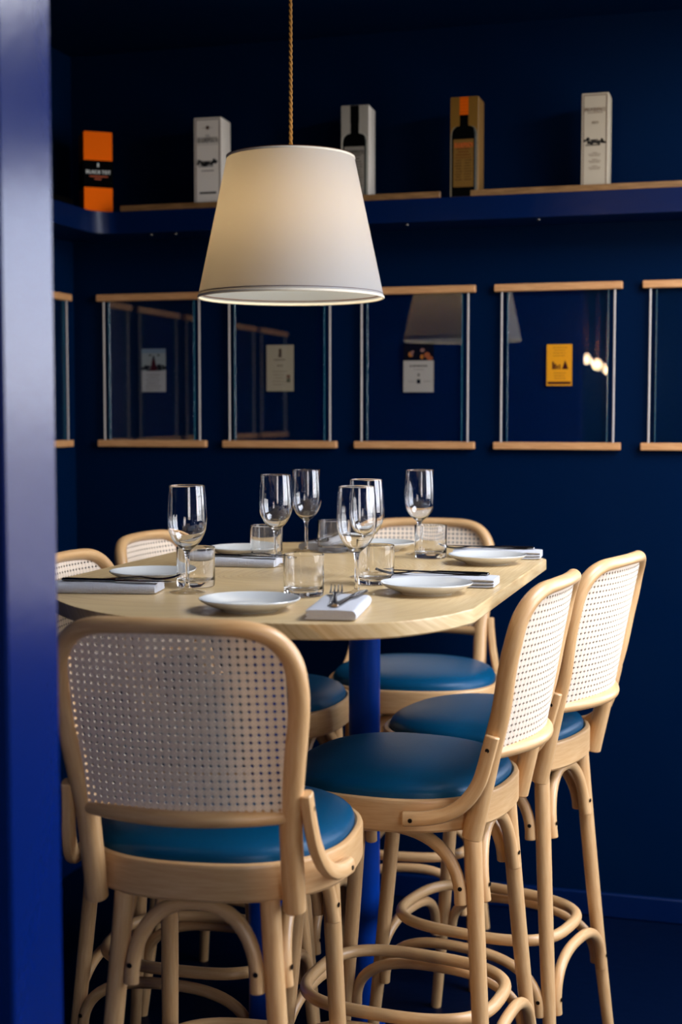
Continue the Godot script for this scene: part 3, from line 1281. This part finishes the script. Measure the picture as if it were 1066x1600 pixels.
func frames_and_cards() -> void:
	var where := ["nearest the corner", "holding the plain cream label", "beside the lampshade's lower right rim", "holding the yellow label", "cut by the picture's right edge"]
	for k in 5:
		wall_frame(Vector3(-1.832 + k * 0.4245, 1.373, 0.0), 0.0, "wood-barred glass frame on the back wall, " + where[k])
	var side := ["on the left wall, nearest the corner", "on the left wall, second from the corner", "on the left wall, third from the corner", "on the left wall, fourth from the corner", "on the left wall, last before the partition"]
	for k in 5:
		wall_frame(Vector3(WALL_X, 1.373, 0.235 + k * 0.4245), 90.0, "wood-barred glass frame " + side[k])
	var rng := RandomNumberGenerator.new()
	rng.seed = 15
	# red figure over white
	var im := canvas(80, 136, Color(0.60, 0.60, 0.58))
	bar_of(im, 0, 0, 80, 70, Color(0.52, 0.54, 0.52))
	bar_of(im, 0, 0, 80, 14, Color(0.42, 0.48, 0.52))
	for k in 26:
		disc(im, rng.randf_range(3, 77), rng.randf_range(52, 68), rng.randf_range(3, 7), rng.randf_range(2, 5), Color(0.06, 0.06, 0.05))
	for y in range(22, 70):
		var w := int(2 + (y - 22) * 0.24)
		bar_of(im, 40 - w, y, w * 2, 1, Color(0.22, 0.02, 0.03) if y > 34 else Color(0.08, 0.05, 0.04))
	disc(im, 28, 20, 5, 3, Color(0.2, 0.2, 0.18))
	disc(im, 56, 20, 5, 3, Color(0.2, 0.2, 0.18))
	bar_of(im, 0, 70, 80, 66, Color(0.62, 0.61, 0.59))
	lines(im, 10, 80, 56, 6, 9, Color(0.42, 0.40, 0.38), rng)
	card(im, Vector3(-1.825, 1.545, 0.0100), Vector2(0.081, 0.135), 0.0, "small label with a red robed figure above white text, in the frame nearest the corner")
	im = canvas(90, 142, Color(0.62, 0.57, 0.47))
	disc(im, 45, 20, 5, 10, Color(0.26, 0.20, 0.13))
	bar_of(im, 40, 28, 10, 10, Color(0.28, 0.22, 0.15))
	lines(im, 14, 44, 62, 1, 10, Color(0.25, 0.20, 0.15), rng)
	lines(im, 32, 62, 26, 1, 10, Color(0.25, 0.20, 0.15), rng)
	lines(im, 18, 80, 50, 5, 10, Color(0.50, 0.45, 0.36), rng)
	bar_of(im, 67, 92, 12, 10, Color(0.42, 0.30, 0.22))
	bar_of(im, 67, 103, 12, 12, Color(0.32, 0.32, 0.24))
	card(im, Vector3(-1.405, 1.545, 0.0100), Vector2(0.087, 0.141), 0.0, "plain cream label with a small dark emblem at its top, in the second frame")
	im = canvas(94, 146, Color(0.03, 0.03, 0.03))
	for k in 8:
		disc(im, rng.randf_range(10, 88), rng.randf_range(18, 46), rng.randf_range(5, 10), rng.randf_range(5, 9), [Color(0.55, 0.30, 0.16), Color(0.62, 0.38, 0.12), Color(0.50, 0.36, 0.32), Color(0.05, 0.04, 0.03)][k % 4])
	bar_of(im, 0, 52, 94, 94, Color(0.64, 0.61, 0.56))
	lines(im, 16, 66, 60, 1, 12, Color(0.12, 0.10, 0.10), rng)
	lines(im, 26, 78, 42, 1, 8, Color(0.40, 0.38, 0.36), rng)
	bar_of(im, 44, 90, 7, 9, Color(0.42, 0.40, 0.38))
	bar_of(im, 42, 108, 11, 12, Color(0.03, 0.05, 0.04))
	lines(im, 12, 113, 26, 1, 8, Color(0.45, 0.42, 0.40), rng)
	lines(im, 58, 113, 26, 1, 8, Color(0.45, 0.42, 0.40), rng)
	card(im, Vector3(-0.970, 1.540, 0.0100), Vector2(0.092, 0.146), 0.0, "white label with a dark picture on top, framed below the lampshade's right side")
	im = canvas(74, 120, Color(0.88, 0.60, 0.06))
	lines(im, 14, 8, 46, 4, 8, Color(0.55, 0.34, 0.05), rng)
	for p in [[16, 50, 5, 22], [22, 56, 5, 16], [29, 60, 4, 12], [36, 58, 4, 14]]:
		bar_of(im, p[0], p[1], p[2], p[3], Color(0.22, 0.06, 0.02))
	for y in range(44, 72):
		var w := int((y - 44) * 0.36)
		bar_of(im, 54 - w, y, w * 2, 1, Color(0.22, 0.06, 0.02))
	lines(im, 20, 82, 34, 3, 8, Color(0.55, 0.34, 0.05), rng)
	bar_of(im, 3, 108, 68, 8, Color(0.30, 0.14, 0.03))
	card(im, Vector3(-0.552, 1.557, 0.0100), Vector2(0.073, 0.119), 0.0, "bright yellow label with a dark red drawing, in the frame right of the lampshade")
	im = canvas(80, 126, Color(0.55, 0.57, 0.60))
	lines(im, 12, 20, 56, 8, 12, Color(0.3, 0.3, 0.3), rng)
	card(im, Vector3(WALL_X + 0.0100, 1.548, 0.225), Vector2(0.082, 0.127), 90.0, "pale label seen edge-on in the left wall's frame beside the partition")


func table() -> void:
	var t := thing("dining_table", "pale oak bar table with rounded ends on dark blue columns", "table", Vector3(-0.885, 0, 1.39))
	var o := PackedVector2Array()
	# half outlines: straight sides, curved ends; local coordinates
	var hw := 0.436
	var near := [Vector2(hw, 0.415), Vector2(0.400, 0.520), Vector2(0.330, 0.612), Vector2(0.215, 0.660), Vector2(0.03, 0.672), Vector2(-0.095, 0.658), Vector2(-0.215, 0.585), Vector2(-0.325, 0.470), Vector2(-0.405, 0.36), Vector2(-hw, 0.26)]
	var far := [Vector2(-hw, -0.43), Vector2(-0.40, -0.53), Vector2(-0.32, -0.62), Vector2(-0.2, -0.675), Vector2(0, -0.69), Vector2(0.2, -0.675), Vector2(0.31, -0.60), Vector2(0.39, -0.51), Vector2(hw, -0.43)]
	for c in [near, far]:
		for p in curve2b(c):
			o.append(p)
	var a := Acc.new()
	layers(a, o, [Vector2(0.0025, TABLE - 0.026), Vector2(0.0, TABLE - 0.0235), Vector2(0.0, TABLE - 0.003), Vector2(0.0008, TABLE - 0.0008), Vector2(0.003, TABLE)])
	obj("tabletop", a, M.oak, t, 30.0)
	for c in [Vector2(-0.0305, 0.14), Vector2(0.001, -0.47)]:
		var z: float = c.y
		var off := Vector3(c.x, 0, z)
		a = Acc.new()
		lathe(a, [Vector2(0, 0.016), Vector2(0.0375, 0.016), Vector2(0.0375, TABLE - 0.030), Vector2(0, TABLE - 0.030)], 36, Transform3D(Basis(), off))
		obj("column", a, M.blue_gloss, t)
		a = Acc.new()
		lathe(a, [Vector2(0, 0), Vector2(0.050, 0), Vector2(0.0515, 0.002), Vector2(0.0515, 0.010), Vector2(0.050, 0.012), Vector2(0.042, 0.013), Vector2(0.0376, 0.017), Vector2(0, 0.017)], 48, Transform3D(Basis(), off))
		obj("base_plate", a, M.blue_gloss, t)
		a = Acc.new()
		box(a, Vector3(c.x, TABLE - 0.0295, z), Vector3(0.32, 0.007, 0.32), 0.001)
		obj("mounting_plate", a, M.blue_gloss, t)


func curve2b(p: Array) -> Array:
	var out := []
	for i in p.size() - 1:
		var a: Vector2 = p[i - 1] if i > 0 else p[0] * 2.0 - p[1]
		var d: Vector2 = p[i + 2] if i + 2 < p.size() else p[-1] * 2.0 - p[-2]
		for k in 4:
			out.append(p[i].cubic_interpolate(p[i + 1], a, d, k / 4.0))
	out.append(p[-1])
	return out


func stools() -> void:
	var s := make_stool()
	s.position = Vector3(-0.862, 0, 1.880)
	s.rotation_degrees.y = 185.7
	s.set_meta("label", "bar stool in the left foreground, its pale cane back turned to the viewer")
	copy(s, "bar_stool", Vector3(-0.674, 0, 1.437), -96.0, "nearer of the two bar stools on the right side, its teal seat in view")
	copy(s, "bar_stool", Vector3(-0.589, 0, 0.980), -103.5, "rightmost bar stool, tall cane back standing clear against the blue wall")
	copy(s, "bar_stool", Vector3(-0.868, 0, 0.476), 8.0, "bar stool at the far end of the table, facing the viewer")
	copy(s, "bar_stool", Vector3(-1.164, 0, 0.845), 88.0, "bar stool on the left side farther back, cane top showing behind the wine glass")
	copy(s, "bar_stool", Vector3(-1.114, 0, 1.35), 92.0, "bar stool on the left side beside the blue partition, mostly hidden")


func pendant() -> void:
	var p := thing("pendant_lamp", "cream fabric drum pendant lamp hanging over the table on a twisted gold cord", "lamp", Vector3(-1.0395, 1.744, 0.999))
	var H := 0.3165
	var rb := 0.2146
	var rt := 0.1467
	var a := Acc.new()
	var th := 0.0012
	lathe(a, [Vector2(rb, 0), Vector2(rt, H), Vector2(rt - th, H), Vector2(rb - th, 0), Vector2(rb, 0)], 96)
	var sh := obj("lamp_shade", a, M.shade, p, 30.0)
	# bound rims
	for e in [[rb, 0.0], [rt, H]]:
		a = Acc.new()
		ring(a, e[0] - 0.0006, e[1], 0.0022, 0.0032)
		obj("rim_binding", a, M.trim_pale, sh)
	a = Acc.new()
	ring(a, rb - 0.0028, 0.0078, 0.0013, 0.0013)
	obj("rim_seam", a, M.trim_dark, sh)
	a = Acc.new()
	ring(a, rt + 0.0006, H + 0.0030, 0.0010, 0.0010)
	obj("rim_seam", a, M.trim_dark, sh)
	# carrier: ring, three spokes, socket, weakly lit bulb hidden in the shade
	a = Acc.new()
	for k in 3:
		var d := Vector3(cos(TAU * k / 3 + 0.4), 0, sin(TAU * k / 3 + 0.4))
		tube(a, PackedVector3Array([d * 0.018 + Vector3(0, H - 0.035, 0), d * (rt - 0.002) + Vector3(0, H - 0.004, 0)]), 0.0018, null, 8)
	ring(a, 0.019, H - 0.036, 0.002, 0.002)
	obj("carrier", a, M.steel, p)
	a = Acc.new()
	lathe(a, [Vector2(0, H - 0.085), Vector2(0.017, H - 0.085), Vector2(0.019, H - 0.04), Vector2(0.017, H - 0.02), Vector2(0.009, H - 0.008), Vector2(0.005, H + 0.004), Vector2(0, H + 0.004)], 24)
	obj("socket", a, M.trim_dark, p)
	a = Acc.new()
	lathe(a, [Vector2(0, H - 0.19), Vector2(0.012, H - 0.187), Vector2(0.024, H - 0.175), Vector2(0.030, H - 0.155), Vector2(0.027, H - 0.13), Vector2(0.017, H - 0.105), Vector2(0.013, H - 0.0855), Vector2(0, H - 0.0855)], 24)
	obj("bulb", a, M.bulb, p)
	var l := OmniLight3D.new()
	l.name = "bulb_light"
	p.add_child(l, true)
	l.position = Vector3(0, H - 0.155, 0)
	l.light_color = Color(1.0, 0.96, 0.88)
	l.light_energy = 0.105
	l.light_size = 0.028
	l.omni_range = 10.0
	l.omni_attenuation = 2.0
	l.shadow_enabled = true
	# twisted cord
	a = Acc.new()
	var top := 2.6 - 1.744 - 0.02
	for k in 2:
		var pts := PackedVector3Array()
		var n := 190
		for i in n + 1:
			var y := lerpf(H, top, i / float(n))
			var an := y * TAU / 0.026 + PI * k
			pts.append(Vector3(cos(an) * 0.0024, y, sin(an) * 0.0024))
		tube(a, pts, 0.0024, null, 7, Vector3(1, 0, 0))
	obj("twisted_cord", a, M.cord_gold, p, 60.0)
	a = Acc.new()
	lathe(a, [Vector2(0, top - 0.004), Vector2(0.03, top), Vector2(0.045, top + 0.008), Vector2(0.047, top + 0.0195), Vector2(0, top + 0.0195)], 32)
	obj("ceiling_rose", a, M.trim_pale, p)


func ring(a: Acc, r: float, y: float, rx: float, ry: float) -> void:
	var rows := []
	for i in 96:
		var an := TAU * i / 96
		var d := Vector3(cos(an), 0, sin(an))
		var row := PackedVector3Array()
		for e in 8:
			var b := TAU * e / 8
			row.append(d * (r + rx * cos(b)) + Vector3(0, y + ry * sin(b), 0))
		rows.append(row)
	grid(a, rows, true, false, true)


func tableware() -> void:
	var g := make_wine_glass()
	var spots := [
		[-0.993, 1.742, "wine glass at the left front, standing before a tumbler beside a napkin"],
		[-0.988, 1.262, "wine glass left of centre, its bowl overlapping the glass behind it"],
		[-1.008, 0.985, "wine glass farther back, partly behind the left-of-centre glass"],
		[-0.688, 1.684, "wine glass in the front middle, just behind the fork tines"],
		[-0.742, 1.424, "wine glass directly behind the front middle one"],
		[-0.748, 0.935, "rightmost wine glass, standing before the far stool's cane back"]]
	for i in 6:
		var s: Array = spots[i]
		var o := g if i == 0 else copy(g, "wine_glass", Vector3.ZERO, 0.0, s[2])
		o.position = Vector3(s[0], TABLE, s[1])
		o.set_meta("label", s[2])
	var t := make_tumbler()
	spots = [
		[-1.012, 1.655, "tumbler at the left front, behind the wine glass stem"],
		[-1.056, 1.130, "tumbler at the left rear, beside the plate and napkin there"],
		[-0.955, 0.945, "tumbler at the back, between the glasses near the far stool"],
		[-0.7735, 1.729, "tumbler in the front middle beside the front plate"],
		[-0.697, 1.520, "tumbler in the middle of the right side, behind the front glass's stem"],
		[-0.703, 1.015, "tumbler in front of the rightmost wine glass"]]
	for i in 6:
		var s: Array = spots[i]
		var o := t if i == 0 else copy(t, "tumbler", Vector3.ZERO, 0.0, s[2])
		o.position = Vector3(s[0], TABLE, s[1])
		o.set_meta("label", s[2])
	var p := make_plate()
	spots = [
		[-0.803, 1.930, "white plate nearest the viewer, at the front end of the table"],
		[-0.571, 1.630, "white plate at the right front, before the napkin with dark cutlery"],
		[-0.5585, 1.095, "white plate at the far right corner of the table"],
		[-0.862, 0.870, "white plate at the far end, under the far stool's cane back"],
		[-1.124, 1.080, "white plate at the left rear, behind the left tumbler"],
		[-1.127, 1.595, "white plate at the left front, between two stool backs"]]
	for i in 6:
		var s: Array = spots[i]
		var o := p if i == 0 else copy(p, "side_plate", Vector3.ZERO, 0.0, s[2])
		o.position = Vector3(s[0], TABLE, s[1])
		o.set_meta("label", s[2])
	# a napkin, a knife and a fork at each place; the turn points the cutlery's tips to the middle of the table
	var n := make_napkin()
	var k := make_knife()
	var f := make_fork()
	var napkins := [
		[-0.652, 1.915, 8.0, "at the table's front end"],
		[-1.140, 1.770, -79.0, "at the left front, by the partition"],
		[-1.075, 1.285, -85.0, "at the left rear plate"],
		[-0.565, 1.495, 92.0, "behind the right front plate"],
		[-0.560, 0.955, 94.0, "at the far right corner behind the plate"],
		[-1.000, 0.830, 176.0, "left of the far end's plate"]]
	for i in 6:
		var s: Array = napkins[i]
		var o := n if i == 0 else copy(n, "folded_napkin", Vector3.ZERO, 0.0, "")
		o.position = Vector3(s[0], TABLE, s[1])
		o.rotation_degrees.y = s[2]
		o.set_meta("label", "folded white napkin " + s[3])
		var b := Basis(Vector3.UP, deg_to_rad(s[2]))
		var ok := k if i == 0 else copy(k, "table_knife", Vector3.ZERO, 0.0, "")
		ok.position = Vector3(s[0], TABLE + 0.0192, s[1]) + b * Vector3(0.016, 0, -0.022)
		ok.rotation_degrees.y = s[2] - 6.0
		ok.set_meta("label", "steel knife lying on the napkin " + s[3])
		var of := f if i == 0 else copy(f, "table_fork", Vector3.ZERO, 0.0, "")
		of.position = Vector3(s[0], TABLE + 0.0192, s[1]) + b * Vector3(-0.012, 0, -0.030)
		of.rotation_degrees.y = s[2] + 7.0
		of.set_meta("label", "steel fork with four tines on the napkin " + s[3])


func globes() -> void:
	# the row of globe lamps behind the viewer, seen mirrored in one of the frames
	var m := flat(Color(1.0, 0.93, 0.82), 0.4)
	m.emission_enabled = true
	m.emission = Color(1.0, 0.90, 0.74)
	m.emission_energy_multiplier = 14.0
	for k in 4:
		var at := Vector3(-1.367 + k * 0.0765, 1.943 - k * 0.040, 6.95 + k * 0.1)
		var g := thing("globe_lamp", "round white globe lamp behind the viewer, mirrored beside the yellow label", "lamp", at, 0.0, "globe lamps behind the viewer")
		var a := Acc.new()
		var prof := []
		for i in 13:
			var an := PI * i / 12 - PI / 2
			prof.append(Vector2(maxf(0.0, cos(an)) * 0.034, sin(an) * 0.034))
		prof[0].x = 0.0
		prof[12].x = 0.0
		lathe(a, prof, 20)
		obj("globe_bulb", a, m, g, 60.0)
		a = Acc.new()
		tube(a, PackedVector3Array([Vector3(0, 0.033, 0), Vector3(0, 2.6 - at.y, 0)]), 0.003, null, 8, Vector3(1, 0, 0))
		obj("cord", a, M.trim_dark, g)
		var l := OmniLight3D.new()
		l.name = "globe_light"
		g.add_child(l, true)
		l.light_color = Color(1.0, 0.82, 0.60)
		l.light_energy = 0.9
		l.light_size = 0.034
		l.omni_range = 14.0
		l.omni_attenuation = 2.0
		l.shadow_enabled = true
